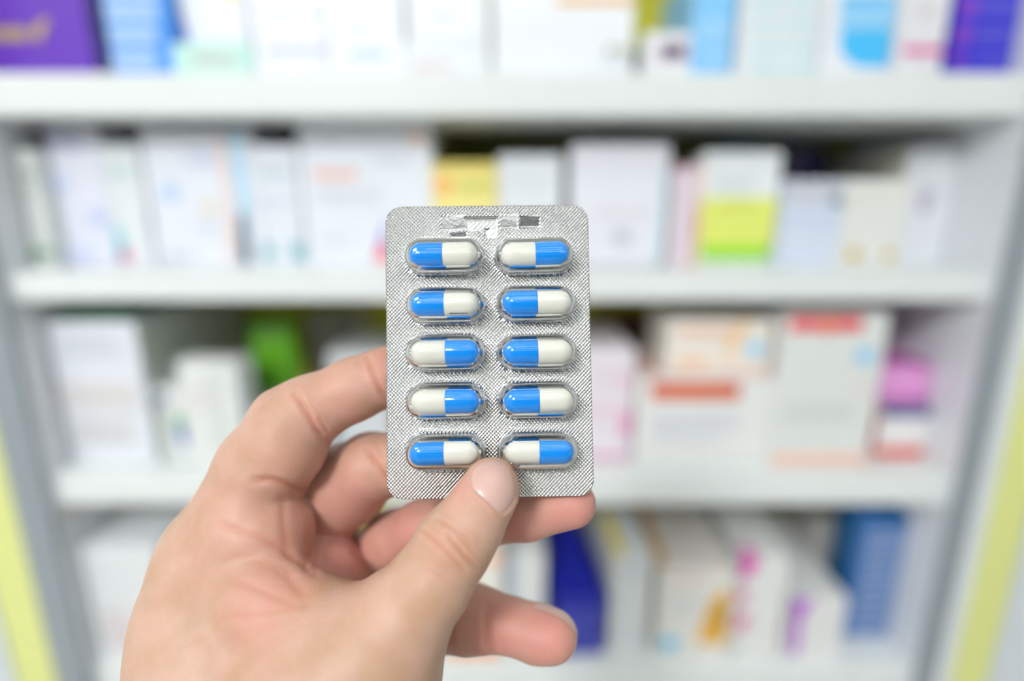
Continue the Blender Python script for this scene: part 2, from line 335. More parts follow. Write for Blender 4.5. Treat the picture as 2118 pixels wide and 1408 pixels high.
# rounded green packet
def pillow(name, label, px0, px1, pt, row, Y, c, cat, th=.03, prints=()):
    a = onY(px0, pt, Y); b = onY(px1, pt, Y); w = (b.x - a.x); h = a.z - ztop[row]
    t = tag(empty(name, ((a.x + b.x) / 2, Y, ztop[row] + .0006)), label, cat)
    n = 25
    u = np.linspace(-1, 1, n)
    U, V = np.meshgrid(u, u, indexing='ij')
    sh = np.sqrt(np.clip((1 - U ** 4) * (1 - V ** 4), 0, 1))
    rr = .5 * w * (1 - .12 * V ** 2 + .05 * V)
    P = np.stack([U * rr, -sh * th / 2 + .002 * np.sin(9 * U + 4 * V) * sh, (V + 1) / 2 * h], 2)
    Q = P.copy(); Q[..., 1] = sh * th / 2
    m1 = grid_mesh('a', P); bm = bmesh.new(); bm.from_mesh(m1); m2 = grid_mesh('b', Q); bm.from_mesh(m2)
    bmesh.ops.remove_doubles(bm, verts=bm.verts, dist=.0002); bmesh.ops.recalc_face_normals(bm, faces=bm.faces)
    obj('packet_body', bm, mat(c, .3), t, True)
    obj('seal_strip', box_bm(-w / 2 * .93, w / 2 * .93, -.001, .001, h - .001, h + .006), mat(tuple(int(x * .8) for x in c), .3), t)
    return t
pillow('medicine_packet', 'bright leaf green packet standing above the bent index finger', 512, 612, 668, 2, .74, (98, 166, 34), 'packet')
carton('medicine_carton', 'flat white carton with a teal blue side behind the index finger', 2, 500, 660, 846, (226, 232, 236), [('band', (90, 180, 200), 505, 860, 650, 900)], Y=.66, depth=.12, topcol=(150, 170, 172), group=G2)
carton('medicine_carton', 'flat lavender white carton in the gap between index and middle finger', 2, 664, 800, 730, (206, 208, 210), [('text', (210, 212, 226), 690, 780, 790, 820, 2)], Y=.70, depth=.12, group=G2)
carton('medicine_carton', 'dark maroon carton deep behind the pink banded carton', 2, 1228, 1372, 662, (92, 36, 36), [('band', (150, 60, 70), 1270, 680, 1286, 730), ('band', (120, 96, 70), 1300, 670, 1330, 730)], Y=.84, depth=.1, group=G2)
carton('medicine_carton', 'white carton with pink bands right of the blister pack', 2, 1180, 1316, 722, (230, 222, 230),
       [('band', (224, 130, 184), 1190, 940, 1312, 958), ('band', (226, 150, 190), 1284, 856, 1304, 902), ('band', (232, 198, 212), 1190, 842, 1310, 854), ('text', (226, 196, 210), 1240, 770, 1300, 790, 1), ('band', (230, 190, 206), 1292, 770, 1304, 812)], Y=.655, depth=.16, group=G2)
carton('medicine_carton', 'white carton with a red and orange label supporting the peach carton', 2, 1322, 1604, 782, (230, 231, 228),
       [('band', (206, 72, 52), 1348, 792, 1528, 826), ('text', (236, 140, 50), 1356, 800, 1522, 818, 1), ('text', (204, 206, 218), 1344, 856, 1524, 890, 2), ('text', (214, 216, 224), 1346, 896, 1490, 918, 2)], depth=.14, topcol=(232, 200, 190), group=G2)
zr = onY(1400, 782, .645).z + .001
carton('medicine_carton', 'cream carton with peach text and light blue dot lying on the red label carton', 2, 1384, 1602, 662, (240, 234, 224),
       [('text', (246, 198, 170), 1402, 672, 1520, 700, 1), ('shape', (246, 196, 120), [(1536, 662), (1552, 662), (1510, 732), (1494, 732)]), ('dot', (140, 206, 244), 1562, 722, 17), ('band', (246, 206, 180), 1400, 738, 1460, 762), ('text', (244, 214, 196), 1470, 745, 1590, 760, 1)], Y=.655, zb=zr, depth=.11, bev=.003, group=G2)
carton('medicine_carton', 'tall white carton with a red label near its top, right of the peach carton', 2, 1606, 1846, 648, (224, 227, 224),
       [('band', (232, 50, 66), 1636, 656, 1782, 684), ('shape', (236, 100, 50), [(1690, 656), (1732, 656), (1712, 696)]), ('dot', (150, 206, 240), 1790, 736, 19), ('text', (204, 210, 206), 1620, 836, 1760, 866, 2), ('dot', (236, 206, 204), 1782, 806, 11),
        ('band', (246, 198, 180), 1596, 938, 1790, 958)], Y=.64, depth=.17, bev=.003, sidecol=(216, 214, 212), group=G2)
lowh = onY(1830, 838, .66).z
carton('medicine_carton', 'white carton with a navy top band and red foot under the pink carton', 2, 1826, 1952, 842, (234, 232, 230),
       [('band', (34, 62, 140), 1824, 842, 1954, 862), ('band', (226, 84, 72), 1796, 924, 1936, 944)], Y=.66, depth=.14, topcol=(34, 62, 140), sidecol=(214, 60, 40), group=G2)
carton('medicine_carton', 'bright pink rounded carton stacked on the navy banded carton', 2, 1832, 1964, 756, (228, 158, 216), [('band', (204, 110, 190), 1836, 820, 1960, 834)], Y=.665, zb=onY(1830, 842, .66).z + .001, depth=.14, bev=.008, topcol=(200, 90, 180), group=G2)
# ---- bottom row
carton('medicine_carton', 'large pale grey white carton at the left end of the bottom shelf', 3, 150, 322, 1130, (224, 227, 228), [('text', (224, 206, 206), 212, 1260, 280, 1340, 3)], depth=.2, group=G3)
carton('medicine_carton', 'pale carton standing behind the back of the hand on the bottom shelf', 3, 330, 470, 1120, (216, 220, 218), Y=.66, depth=.2, group=G3)
carton('medicine_carton', 'brown topped low carton deep on the left of the bottom shelf', 3, 232, 340, 1062, (176, 150, 116), Y=.80, depth=.1, group=G3)
carton('medicine_carton', 'white carton with orange bands seen below the little finger', 3, 918, 1040, 1140, (232, 228, 220), [('band', (246, 150, 60), 926, 1334, 1034, 1358), ('band', (248, 190, 140), 1000, 1145, 1036, 1165)], depth=.2, group=G3)
carton('medicine_carton', 'white carton with pale blue edge between the orange banded and navy cartons', 3, 1042, 1128, 1150, (226, 228, 226), [('band', (200, 212, 230), 1046, 1150, 1064, 1350)], Y=.66, depth=.14, group=G3)
carton('medicine_carton', 'navy blue carton with paler text rows right of the little finger', 3, 1150, 1254, 1236, (36, 44, 168),
       [('text', (82, 90, 190), 1160, 1262, 1246, 1300, 3), ('text', (82, 90, 190), 1160, 1306, 1240, 1344, 2), ('band', (60, 68, 176), 1156, 1250, 1246, 1256)], depth=.19, rz=5, topcol=(30, 40, 172), group=G3)
carton('medicine_carton', 'white carton with a yellow corner beside the navy carton', 3, 1258, 1352, 1150, (224, 228, 228),
       [('shape', (222, 200, 40), [(1258, 1150), (1276, 1156), (1272, 1180), (1258, 1180)]), ('text', (206, 208, 224), 1290, 1160, 1322, 1190, 2), ('text', (206, 216, 228), 1280, 1306, 1330, 1318, 1)], depth=.2, rz=2, tops=[((232, 210, 10), 0.01, .3, .01, .5)], group=G3)
carton('medicine_carton', 'white carton with an amber panel and cyan dot on the bottom shelf', 3, 1366, 1524, 1176, (230, 228, 222),
       [('shape', (238, 184, 66), [(1500, 1214), (1508, 1232), (1500, 1330), (1440, 1330), (1466, 1250)]), ('shape', (226, 176, 10), [(1466, 1246), (1506, 1246), (1500, 1304), (1460, 1304)]), ('dot', (60, 196, 244), 1384, 1330, 17),
        ('text', (240, 206, 190), 1390, 1186, 1470, 1202, 1), ('text', (214, 216, 216), 1390, 1230, 1440, 1280, 2)], depth=.22, rz=-1, topcol=(228, 222, 216), tops=[((232, 164, 10), 0.01, .10, .02, .8)], group=G3)
carton('medicine_carton', 'white carton with magenta marks down its left edge on the bottom shelf', 3, 1530, 1634, 1150, (226, 226, 224),
       [('shape', (222, 20, 176), [(1530, 1152), (1574, 1152), (1556, 1186), (1530, 1200)]), ('dot', (224, 30, 150), 1534, 1232, 13), ('shape', (222, 20, 130), [(1524, 1272), (1548, 1272), (1544, 1290), (1522, 1306)]), ('dot', (130, 180, 156), 1516, 1336, 9)], depth=.2, rz=-3, tops=[((222, 40, 176), 0.02, .3, .01, .1)], group=G3)
carton('medicine_carton', 'white carton with a purple mark left of the steel blue carton', 3, 1640, 1756, 1236, (226, 226, 224),
       [('shape', (176, 80, 204), [(1636, 1238), (1684, 1238), (1656, 1284), (1650, 1352), (1634, 1352)])], depth=.24, group=G3)
carton('medicine_carton', 'steel blue carton with pale text rows at the right end of the bottom shelf', 3, 1782, 1922, 1066, (52, 108, 174),
       [('text', (150, 168, 204), 1796, 1092, 1900, 1345, 12), ('band', (30, 96, 150), 1830, 1070, 1905, 1084)], Y=.66, depth=.05, sidecol=(24, 92, 146), group=G3)
carton('medicine_carton', 'grey white carton standing deep left of the steel blue carton', 3, 1684, 1776, 1082, (214, 212, 206), Y=.78, depth=.15, group=G3)
carton('medicine_carton', 'pale cream carton standing deep behind the magenta marked carton', 3, 1560, 1650, 1090, (216, 214, 204), Y=.84, depth=.12, group=G3)
carton('medicine_carton', 'bright green carton deep on the bottom shelf behind the ring fingertip', 3, 1225, 1340, 1030, (30, 130, 20), Y=.84, depth=.12, group=G3)

# ------------------------------------------------------------------ blister pack (local frame: x right, y up, z towards the viewer, metres)
def cs(px, py, d):      # photo pixel + depth (mm) -> camera space mm
    return np.array([(px - W / 2) / F * d, (H / 2 - py) / F * d, -d])
TL, TR, BR, BL = cs(800, 430, 172.6), cs(1215, 421, 173.2), cs(1229, 1027, 169.4), cs(798, 1031, 168.9)
pc = (TL + TR + BR + BL) / 4
pxv = (TR + BR - TL - BL) / 2; PW = np.linalg.norm(pxv); pxv /= PW
pyv = (TL + TR - BL - BR) / 2; pyv -= pyv.dot(pxv) * pxv; PH = np.linalg.norm(pyv); pyv /= PH
pzv = np.cross(pxv, pyv)
CM = np.array([list(RIGHT), list(UP), list(-FWD)]).T        # camera space -> world
def c2w(P): return np.asarray(P) @ CM.T * 0.001 + np.array(CAM)
def pack_uv(px, py, h=0.0):   # pixel -> pack local (mm) at height h over the foil
    d = np.array([(px - W / 2) / F, (H / 2 - py) / F, -1.0])
    o = pc + pzv * h
    t = o.dot(pzv) / d.dot(pzv); P = d * t - pc
    return P.dot(pxv), P.dot(pyv)
R = CM @ np.stack([pxv, pyv, pzv], 1)
M4 = Matrix([list(R[i]) + [float(c2w(pc)[i])] for i in range(3)] + [[0, 0, 0, 1]])
pack = tag(empty('blister_pack'), 'silver foil blister pack of ten blue and cream capsules held in the hand', 'blister pack')
pack.matrix_world = M4
mm = 0.001
rows = [(528, 527), (630, 626), (728, 727), (829, 827), (934, 932)]
cen = []
for i, (yl, yr) in enumerate(rows):
    xl = [916, 919, 922, 922, 919][i]; xr = [1106, 1110, 1111, 1114, 1114][i]
    cen.append((pack_uv(xl + 1, yl, 4.2), pack_uv(xr + 1, yr, 4.2)))
pk = []
for i, (a, b) in enumerate(cen):
    pa = pack_uv([920, 922, 921, 922, 921][i], rows[i][0] + 1, 3.0); pb = pack_uv([1105, 1109, 1111, 1113, 1114][i], rows[i][1] + 1, 3.0)
    pk += [pa, pb]
# foil sheet
def foil_mesh():
    nx, ny = 211, 301
    rc = 5.0
    ys = np.linspace(-PH / 2, PH / 2, ny); s = np.linspace(-1, 1, nx)
    ys = np.sign(ys) * (PH / 2) * (1 - (1 - np.abs(ys) / (PH / 2)) ** 1.12)
    dy = np.clip(np.abs(ys) - (PH / 2 - rc), 0, rc)
    hw = PW / 2 - rc + np.sqrt(np.maximum(rc ** 2 - dy ** 2, 1e-6))
    X = s[None, :] * hw[:, None]; Y = np.repeat(ys[:, None], nx, 1)
    Z = np.zeros_like(X); K = np.ones_like(X)
    # puckers round each pocket
    for q, (cx, cy) in enumerate(pk):
        dx = np.maximum(np.abs(X - cx) - 7.0, 0) * np.sign(X - cx); dyy = Y - cy
        r = np.hypot(dx, dyy) - 5.2
        ang = np.arctan2(dyy, dx) + np.clip(X - cx, -7, 7) * .35
        w = np.exp(-np.clip(r, 0, 9) / 0.85) * (r > -0.8)
        ph = q * 1.7
        low = np.clip(-dyy / 5.0, 0.15, 1)
        Z += w * low * (0.22 * np.sin(ang * 9.3 + ph) + 0.14 * np.sin(ang * 17.1 + 2 * ph)) - .30 * w * low
        K *= 1 - .85 * w * np.clip(low * 1.3, 0, 1)
    # gentle sag of the sheet
    Z += 0.22 * np.sin(X / 9.0 + .6) * np.cos(Y / 13.0) + .10 * np.sin(Y / 5.5 + X / 12)
    # stamped code area
    def rect(px0, px1, py0, py1, tilt_y, tilt_x=0, lift=0, crink=0):
        nonlocal Z, K
        x0, y1 = pack_uv(px0, py0); x1, y0 = pack_uv(px1, py1)
        e = .35
        m = np.clip((X - x0) / e + .5, 0, 1) * np.clip((x1 - X) / e + .5, 0, 1) * np.clip((Y - y0) / e + .5, 0, 1) * np.clip((y1 - Y) / e + .5, 0, 1)
        Z += m * (lift + tilt_y * (Y - (y0 + y1) / 2) + tilt_x * (X - (x0 + x1) / 2) + crink * np.sin(X * 5.1) * np.sin(Y * 4.3 + X))
        K *= 1 - m
    rect(912, 964, 446, 476, .055, .04, -.1)
    rect(964, 1029, 455, 476, -.04, 0, -.15, .07)
    rect(962, 1030, 447, 454, .6, 0, -.3)
    rect(1034, 1072, 444, 472, .07, .02, -.1)
    rect(1074, 1117, 445, 470, .14, .06, -.25)
    rect(930, 966, 478, 492, .07, .0, -.1)
    rect(1003, 1030, 474, 492, .02, .1, -.1, .02)
    P = np.stack([X, Y, Z], 2) * mm
    n, m = ny, nx
    B = P.copy(); B[..., 2] -= 0.28 * mm
    idx = np.arange(n * m).reshape(n, m); off = n * m
    a = idx[:-1, :-1].ravel(); b = idx[:-1, 1:].ravel(); c = idx[1:, 1:].ravel(); d = idx[1:, :-1].ravel()
    Q = [np.stack([a, b, c, d], 1), np.stack([a, d, c, b], 1) + off]
    loop = np.concatenate([idx[0, :], idx[1:, -1], idx[-1, -2::-1], idx[-2:0:-1, 0]])
    nl = np.roll(loop, -1)
    Q.append(np.stack([loop, loop + off, nl + off, nl], 1))
    me = raw_mesh('foil_sheet', np.concatenate([P.reshape(-1, 3), B.reshape(-1, 3)]), np.concatenate(Q))
    at_ = me.attributes.new('knurl', 'FLOAT', 'POINT')
    at_.data.foreach_set('value', np.concatenate([K.ravel(), K.ravel()]).astype(np.float32))
    return me
fm = bpy.data.materials.new('embossed_foil'); fm.use_nodes = True
nt = fm.node_tree; b = nt.nodes['Principled BSDF']
b.inputs['Base Color'].default_value = (0.53, 0.535, 0.52, 1); b.inputs['Metallic'].default_value = 0.95; b.inputs['Roughness'].default_value = 0.17
tc = nt.nodes.new('ShaderNodeTexCoord'); sp = nt.nodes.new('ShaderNodeSeparateXYZ'); nt.links.new(tc.outputs['Object'], sp.inputs[0])
def mth(op, a, bb=None, c=None):
    n = nt.nodes.new('ShaderNodeMath'); n.operation = op
    for i, v in enumerate((a, bb, c)):
        if v is None: continue
        if isinstance(v, (int, float)): n.inputs[i].default_value = v
        else: nt.links.new(v, n.inputs[i])
    return n.outputs[0]
k = 2 * math.pi / (0.00112)
sx = mth('SINE', mth('MULTIPLY', sp.outputs[0], k)); sy = mth('SINE', mth('MULTIPLY', sp.outputs[1], k * 0.96))
hgt = mth('MULTIPLY', sx, sy)
att = nt.nodes.new('ShaderNodeAttribute'); att.attribute_name = 'knurl'
hk = mth('MULTIPLY', hgt, att.outputs['Fac'])
nz = nt.nodes.new('ShaderNodeTexNoise'); nz.inputs['Scale'].default_value = 900; nt.links.new(tc.outputs['Object'], nz.inputs['Vector'])
hh = mth('MULTIPLY_ADD', nz.outputs['Fac'], 0.35, hk)
bp = nt.nodes.new('ShaderNodeBump'); bp.inputs['Distance'].default_value = 0.00012; bp.inputs['Strength'].default_value = 1.0
nt.links.new(hh, bp.inputs['Height']); nt.links.new(bp.outputs[0], b.inputs['Normal'])
foil = obj('foil_sheet', foil_mesh(), fm, pack, True)
# clear pockets
pm = bpy.data.materials.new('clear_plastic'); pm.use_nodes = True
nt = pm.node_tree; nt.nodes.clear()
out = nt.nodes.new('ShaderNodeOutputMaterial'); mix = nt.nodes.new('ShaderNodeMixShader'); tr = nt.nodes.new('ShaderNodeBsdfTransparent'); gl = nt.nodes.new('ShaderNodeBsdfGlossy')
fr = nt.nodes.new('ShaderNodeFresnel'); fr.inputs[0].default_value = 1.5
tr.inputs[0].default_value = (0.972, 0.978, 0.992, 1); gl.inputs['Roughness'].default_value = 0.06
nt.links.new(fr.outputs[0], mix.inputs[0]); nt.links.new(tr.outputs[0], mix.inputs[1]); nt.links.new(gl.outputs[0], mix.inputs[2]); nt.links.new(mix.outputs[0], out.inputs[0])
def pocket_mesh(seed):
    r = np.random.default_rng(seed)
    a, w, Hh = 6.75, 5.35, 8.9
    nr, ns = 22, 72
    rings = []
    th = np.linspace(0, math.pi / 2, nr)
    prof = [(w + .9, .05), (w + .45, .10), (w + .12, .35)] + [(w * math.cos(t) ** .55, .5 + (Hh - .5) * math.sin(t) ** .75) for t in th[1:]]
    ang = np.linspace(0, 2 * math.pi, ns, endpoint=False)
    cx, sy_ = np.cos(ang), np.sin(ang)
    wob = 1 + .012 * np.sin(3 * ang + r.uniform(0, 6)) + .008 * np.sin(7 * ang + r.uniform(0, 6))
    for rr, z in prof:
        rr = max(rr, .02)
        rings.append(np.stack([np.sign(cx) * a * np.minimum(1, np.abs(cx) * 6) + rr * cx * wob, rr * sy_ * wob, np.full(ns, z)], 1))
    P = np.array(rings) * mm
    return grid_mesh('blister_pocket', P, True)
for q, (cx, cy) in enumerate(pk):
    o = obj('blister_pocket', pocket_mesh(q), pm, pack, True); o.location = (cx * mm, cy * mm, 0)
    o.rotation_euler = (0, 0, math.radians([0, .6, -.4, 0, .3, -.3, .2, 0, .5, 0][q]))
# capsules
blue = mat((0, 138, 232), .13, name='blue_gelatin', coat=.5, noise=.01); cream = mat((222, 220, 205), .16, name='cream_gelatin', coat=.4, noise=.01)
def capshell(r, L, flip):
    """half capsule: open cylinder from x=0 to a round end at x=L"""
    prof = [(-.02, r * .93), (0, r * .985), (.25, r)] + [(L - r + r * math.sin(t), r * math.cos(t)) for t in np.linspace(0, math.pi / 2 - .02, 14)] + [(L, .02)]
    ang = np.linspace(0, 2 * math.pi, 48, endpoint=False)
    P = np.array([[(x, rr * math.cos(t), rr * math.sin(t)) for t in ang] for x, rr in prof]) * mm
    if flip: P[..., 0] *= -1; P = P[:, ::-1]
    return grid_mesh('capsule_half', P, True)
MIR = [[0, 1], [0, 0], [1, 0], [1, 0], [0, 1]]       # 1: blue half on the right
rown = ['top row', 'second row', 'third row', 'fourth row', 'bottom row']
for i in range(5):
    for j in range(2):
        x, y = cen[i][j]; bl_right = MIR[i][j]
        t = tag(empty('capsule'), 'blue and cream capsule in the %s, %s column, blue end pointing %s' % (rown[i], ('left', 'right')[j], ('left', 'right')[bl_right]), 'capsule', 'capsules in the blister pack')
        Mloc = Matrix.Translation((x * mm, y * mm, 4.35 * mm)) @ Matrix.Rotation(math.radians([0.3, 1.2, .4, .8, .6, .2, .8, .3, .4, -.3][2 * i + j]), 4, 'Z')
        t.matrix_world = M4 @ Mloc
        s = 1 if bl_right else -1
        bo = obj('cap', capshell(3.98, 10.9, not bl_right), blue, t, True); bo['label'] = 'blue capsule cap'
        co = obj('body', capshell(3.84, 10.6, bool(bl_right)), cream, t, True); co['label'] = 'cream capsule body'
        if (i, j) == (1, 0):
            bm = bmesh.new()
            x0 = 1.6
            while x0 < 7.0:
                ww = random.choice((.22, .35, .5))
                pts = []
                for a_ in np.radians([-47, -52]):
                    pts.append((3.9 * math.sin(a_), 3.9 * math.cos(a_)))
                v = [bm.verts.new(p) for p in ((x0 * mm, pts[0][0] * mm, pts[0][1] * mm), ((x0 + ww) * mm, pts[0][0] * mm, pts[0][1] * mm), ((x0 + ww) * mm, pts[1][0] * mm, pts[1][1] * mm), (x0 * mm, pts[1][0] * mm, pts[1][1] * mm))]
                bm.faces.new(v); x0 += ww + .12
            obj('printed_lettering', bm, mat((20, 24, 40), .4), t)['label'] = 'tiny black lettering on the cream half'

# ------------------------------------------------------------------ the hand: one continuous surface from a smooth distance field (camera-space mm)
def cap(p, q):
    a, b_ = cs(*p[:3]), cs(*q[:3]); return (a, b_, p[3] / F * p[2], q[3] / F * q[2])
def chain(*pts): return [cap(pts[i], pts[i + 1]) for i in range(len(pts) - 1)]
EL = []    # ellipsoids kept as (centre, radius) capsules of zero length
def ball(px, py, d, r): return cap((px, py, d, r), (px + .5, py, d, r))
G = {}
G['palm'] = (7.0, chain((444, 1168, 188, 116), (470, 1290, 184, 170), (502, 1450, 178, 208), (505, 1600, 172, 215))
    + chain((560, 1190, 201, 95), (575, 1330, 196, 130), (590, 1550, 186, 170))
    + chain((690, 1250, 207, 80), (640, 1400, 198, 120), (640, 1560, 190, 150))
    + chain((800, 1310, 209, 66), (720, 1440, 202, 100), (690, 1580, 194, 130))
    + [ball(537, 1106, 183, 108)]
    + chain((690, 1430, 164, 195), (600, 1620, 168, 210))
    )
G['palm'][1].extend([(cs(505, 1600, 172), np.array([-86, -185, -160.]), 27.0, 28.0), (cs(620, 1620, 172), np.array([-66, -185, -163.]), 26.0, 28.0),
                     (np.array([-86, -185, -160.]), np.array([-95, -245, -140.]), 28.0, 33.0), (np.array([-66, -185, -163.]), np.array([-72, -245, -143.]), 28.0, 33.0)])
G['web'] = (4.0, chain((500, 1215, 178, 92), (560, 1245, 171, 100), (655, 1310, 163, 106), (770, 1400, 162, 140)))
G['pad'] = (2.5, [ball(652, 1198, 198, 99)] + chain((652, 1198, 198, 99), (720, 1262, 206, 84)))
G['thumb'] = (6.0, chain((1017, 1001, 161.0, 54), (1003, 1030, 160, 60), (970, 1085, 158, 69), (937, 1130, 157, 78), (888, 1208, 157, 84), (820, 1292, 159, 108), (740, 1390, 162, 150)))
G['index'] = (5.0, chain((476, 1105, 189, 98), (547, 968, 186, 93), (600, 878, 184, 80), (640, 850, 184, 71), (735, 804, 185, 63), (800, 779, 186, 59), (860, 760, 186, 54), (965, 728, 181.5, 48)) + [ball(588, 926, 182.5, 85)])
G['middle'] = (5.0, chain((600, 1130, 211, 66), (668, 1062, 207, 74), (716, 1003, 202, 84), (768, 966, 195, 70), (840, 955, 190, 58), (950, 950, 181.5, 50)))
G['ring'] = (5.0, chain((710, 1215, 219, 60), (765, 1158, 216, 59), (818, 1120, 209, 64), (880, 1094, 201, 61), (980, 1076, 191, 57), (1090, 1060, 183, 54), (1181, 1041, 178.5, 51)))
G['little'] = (5.0, chain((800, 1310, 208, 62), (880, 1287, 201, 60), (975, 1279, 194, 67), (1005, 1283, 192, 57), (1060, 1294, 190, 52), (1110, 1310, 187, 54), (1141, 1316, 185, 53)))
def capd(P, c):
    a, b_, r1, r2 = c; ab = b_ - a; L2 = ab.dot(ab)
    t = np.clip(((P - a) @ ab) / L2, 0, 1)
    D = P - a - t[:, None] * ab
    return np.sqrt((D * D).sum(1)) - (r1 + (r2 - r1) * t)
def smin(a, b_, k):
    h = np.clip(.5 + .5 * (b_ - a) / k, 0, 1)
    return b_ * (1 - h) + a * h - k * h * (1 - h)
def fhand(P):
    P = P.astype(np.float32)
    g = {}
    for n, (k, cc) in G.items():
        d = None
        for c in cc:
            e = capd(P, c); d = e if d is None else smin(d, e, k if n == 'palm' else min(k, 3.0))
        g[n] = d
    f = smin(smin(g['palm'], g['web'], 3.5), g['thumb'], 8.0)
    f = smin(f, g['pad'], 1.6)
    kx = .9 + 6.5 * np.clip((-75 - P[:, 0]) / 9, 0, 1)
    f = smin(f, g['index'], kx)
    f = smin(f, g['middle'], 1.0)
    f = smin(f, g['ring'], 1.0)
    f = smin(f, g['little'], 1.5)
    return f
def surface_nets(lo, hi, h, blk=5):
    n = (np.ceil((hi - lo) / (h * blk)).astype(int)) * blk
    nb = n // blk
    gc = np.stack(np.meshgrid(*[lo[i] + (np.arange(nb[i]) + .5) * blk * h for i in range(3)], indexing='ij'), -1).reshape(-1, 3)
    fc = fhand(gc).reshape(nb)
    f = np.repeat(np.repeat(np.repeat(fc, blk, 0), blk, 1), blk, 2).astype(np.float32)
    act = np.argwhere(np.abs(fc) < blk * h * 1.9)
    sub = np.stack(np.meshgrid(*[np.arange(blk)] * 3, indexing='ij'), -1).reshape(-1, 3)
    for s in range(0, len(act), 8000):
        I = (act[s:s + 8000][:, None, :] * blk + sub[None]).reshape(-1, 3)
        v = fhand(lo + (I + .5) * h)
        f[I[:, 0], I[:, 1], I[:, 2]] = v
    sgn = f < 0
    corners = [(i, j, k_) for i in (0, 1) for j in (0, 1) for k_ in (0, 1)]
    nn = np.array(f.shape)
    def sl(o): return tuple(slice(o[i], nn[i] - 1 + o[i]) for i in range(3))
    cnt = np.zeros(nn - 1, np.int8)
    for o in corners: cnt += sgn[sl(o)]
    cells = np.argwhere((cnt > 0) & (cnt < 8))
    vals = {o: f[cells[:, 0] + o[0], cells[:, 1] + o[1], cells[:, 2] + o[2]] for o in corners}
    acc = np.zeros((len(cells), 3)); num = np.zeros(len(cells))
    for o in corners:
        for ax in range(3):
            if o[ax]: continue
            o2 = list(o); o2[ax] = 1; o2 = tuple(o2)
            a, b_ = vals[o], vals[o2]; m = (a < 0) != (b_ < 0)
            t = np.where(m, a / np.where(m, a - b_, 1), 0)
            p = np.array(o, float)[None].repeat(len(cells), 0); p[:, ax] += t
            acc += p * m[:, None]; num += m
    V = lo + (cells + acc / num[:, None] + .5) * h
    ids = -np.ones(nn - 1, np.int32); ids[cells[:, 0], cells[:, 1], cells[:, 2]] = np.arange(len(cells))
    Q = []
    for ax in range(3):
        u, v_ = (ax + 1) % 3, (ax + 2) % 3
        A = np.take(sgn, range(nn[ax] - 1), ax); B = np.take(sgn, range(1, nn[ax]), ax)
        E = np.argwhere(A != B)
        E = E[(E[:, u] > 0) & (E[:, v_] > 0) & (E[:, u] < nn[u] - 1) & (E[:, v_] < nn[v_] - 1)]
        ins = sgn[E[:, 0], E[:, 1], E[:, 2]]
        q = []
        for du, dv in ((0, 0), (-1, 0), (-1, -1), (0, -1)):
            C = E.copy(); C[:, u] += du; C[:, v_] += dv; q.append(ids[C[:, 0], C[:, 1], C[:, 2]])
        q = np.stack(q, 1); q[~ins] = q[~ins][:, ::-1]
        Q.append(q[(q >= 0).all(1)])
    return V, np.concatenate(Q)
HS = 0.62
V, Q = surface_nets(np.array([-140., -262., -228.]), np.array([36., 2., -98.]), HS)
def grad(P, e=.15):
    g = np.zeros_like(P)
    for i in range(3):
        d = np.zeros(3); d[i] = e
        g[:, i] = (fhand(P + d) - fhand(P - d)) / (2 * e)
    return g / np.maximum(np.linalg.norm(g, axis=1, keepdims=True), 1e-6)
N = grad(V)
for _ in range(2): V = V - N * fhand(V)[:, None] * .9
N = grad(V)
PXY = np.stack([V[:, 0] / -V[:, 2] * F + W / 2, H / 2 - V[:, 1] / -V[:, 2] * F], 1)
face = (-(N * V).sum(1) / np.linalg.norm(V, axis=1))      # >0 towards the camera
dep = -V[:, 2]
def polydist(P, pts):
    pts = np.array(pts, float); best = np.full(len(P), 1e9)
    for i in range(len(pts) - 1):
        a, b_ = pts[i], pts[i + 1]; ab = b_ - a
        t = np.clip(((P - a) @ ab) / ab.dot(ab), 0, 1); D = P - a - t[:, None] * ab
        best = np.minimum(best, np.hypot(D[:, 0], D[:, 1]) + 0 * t)
    return best
disp = np.zeros(len(V)); shade_crease = np.zeros(len(V))
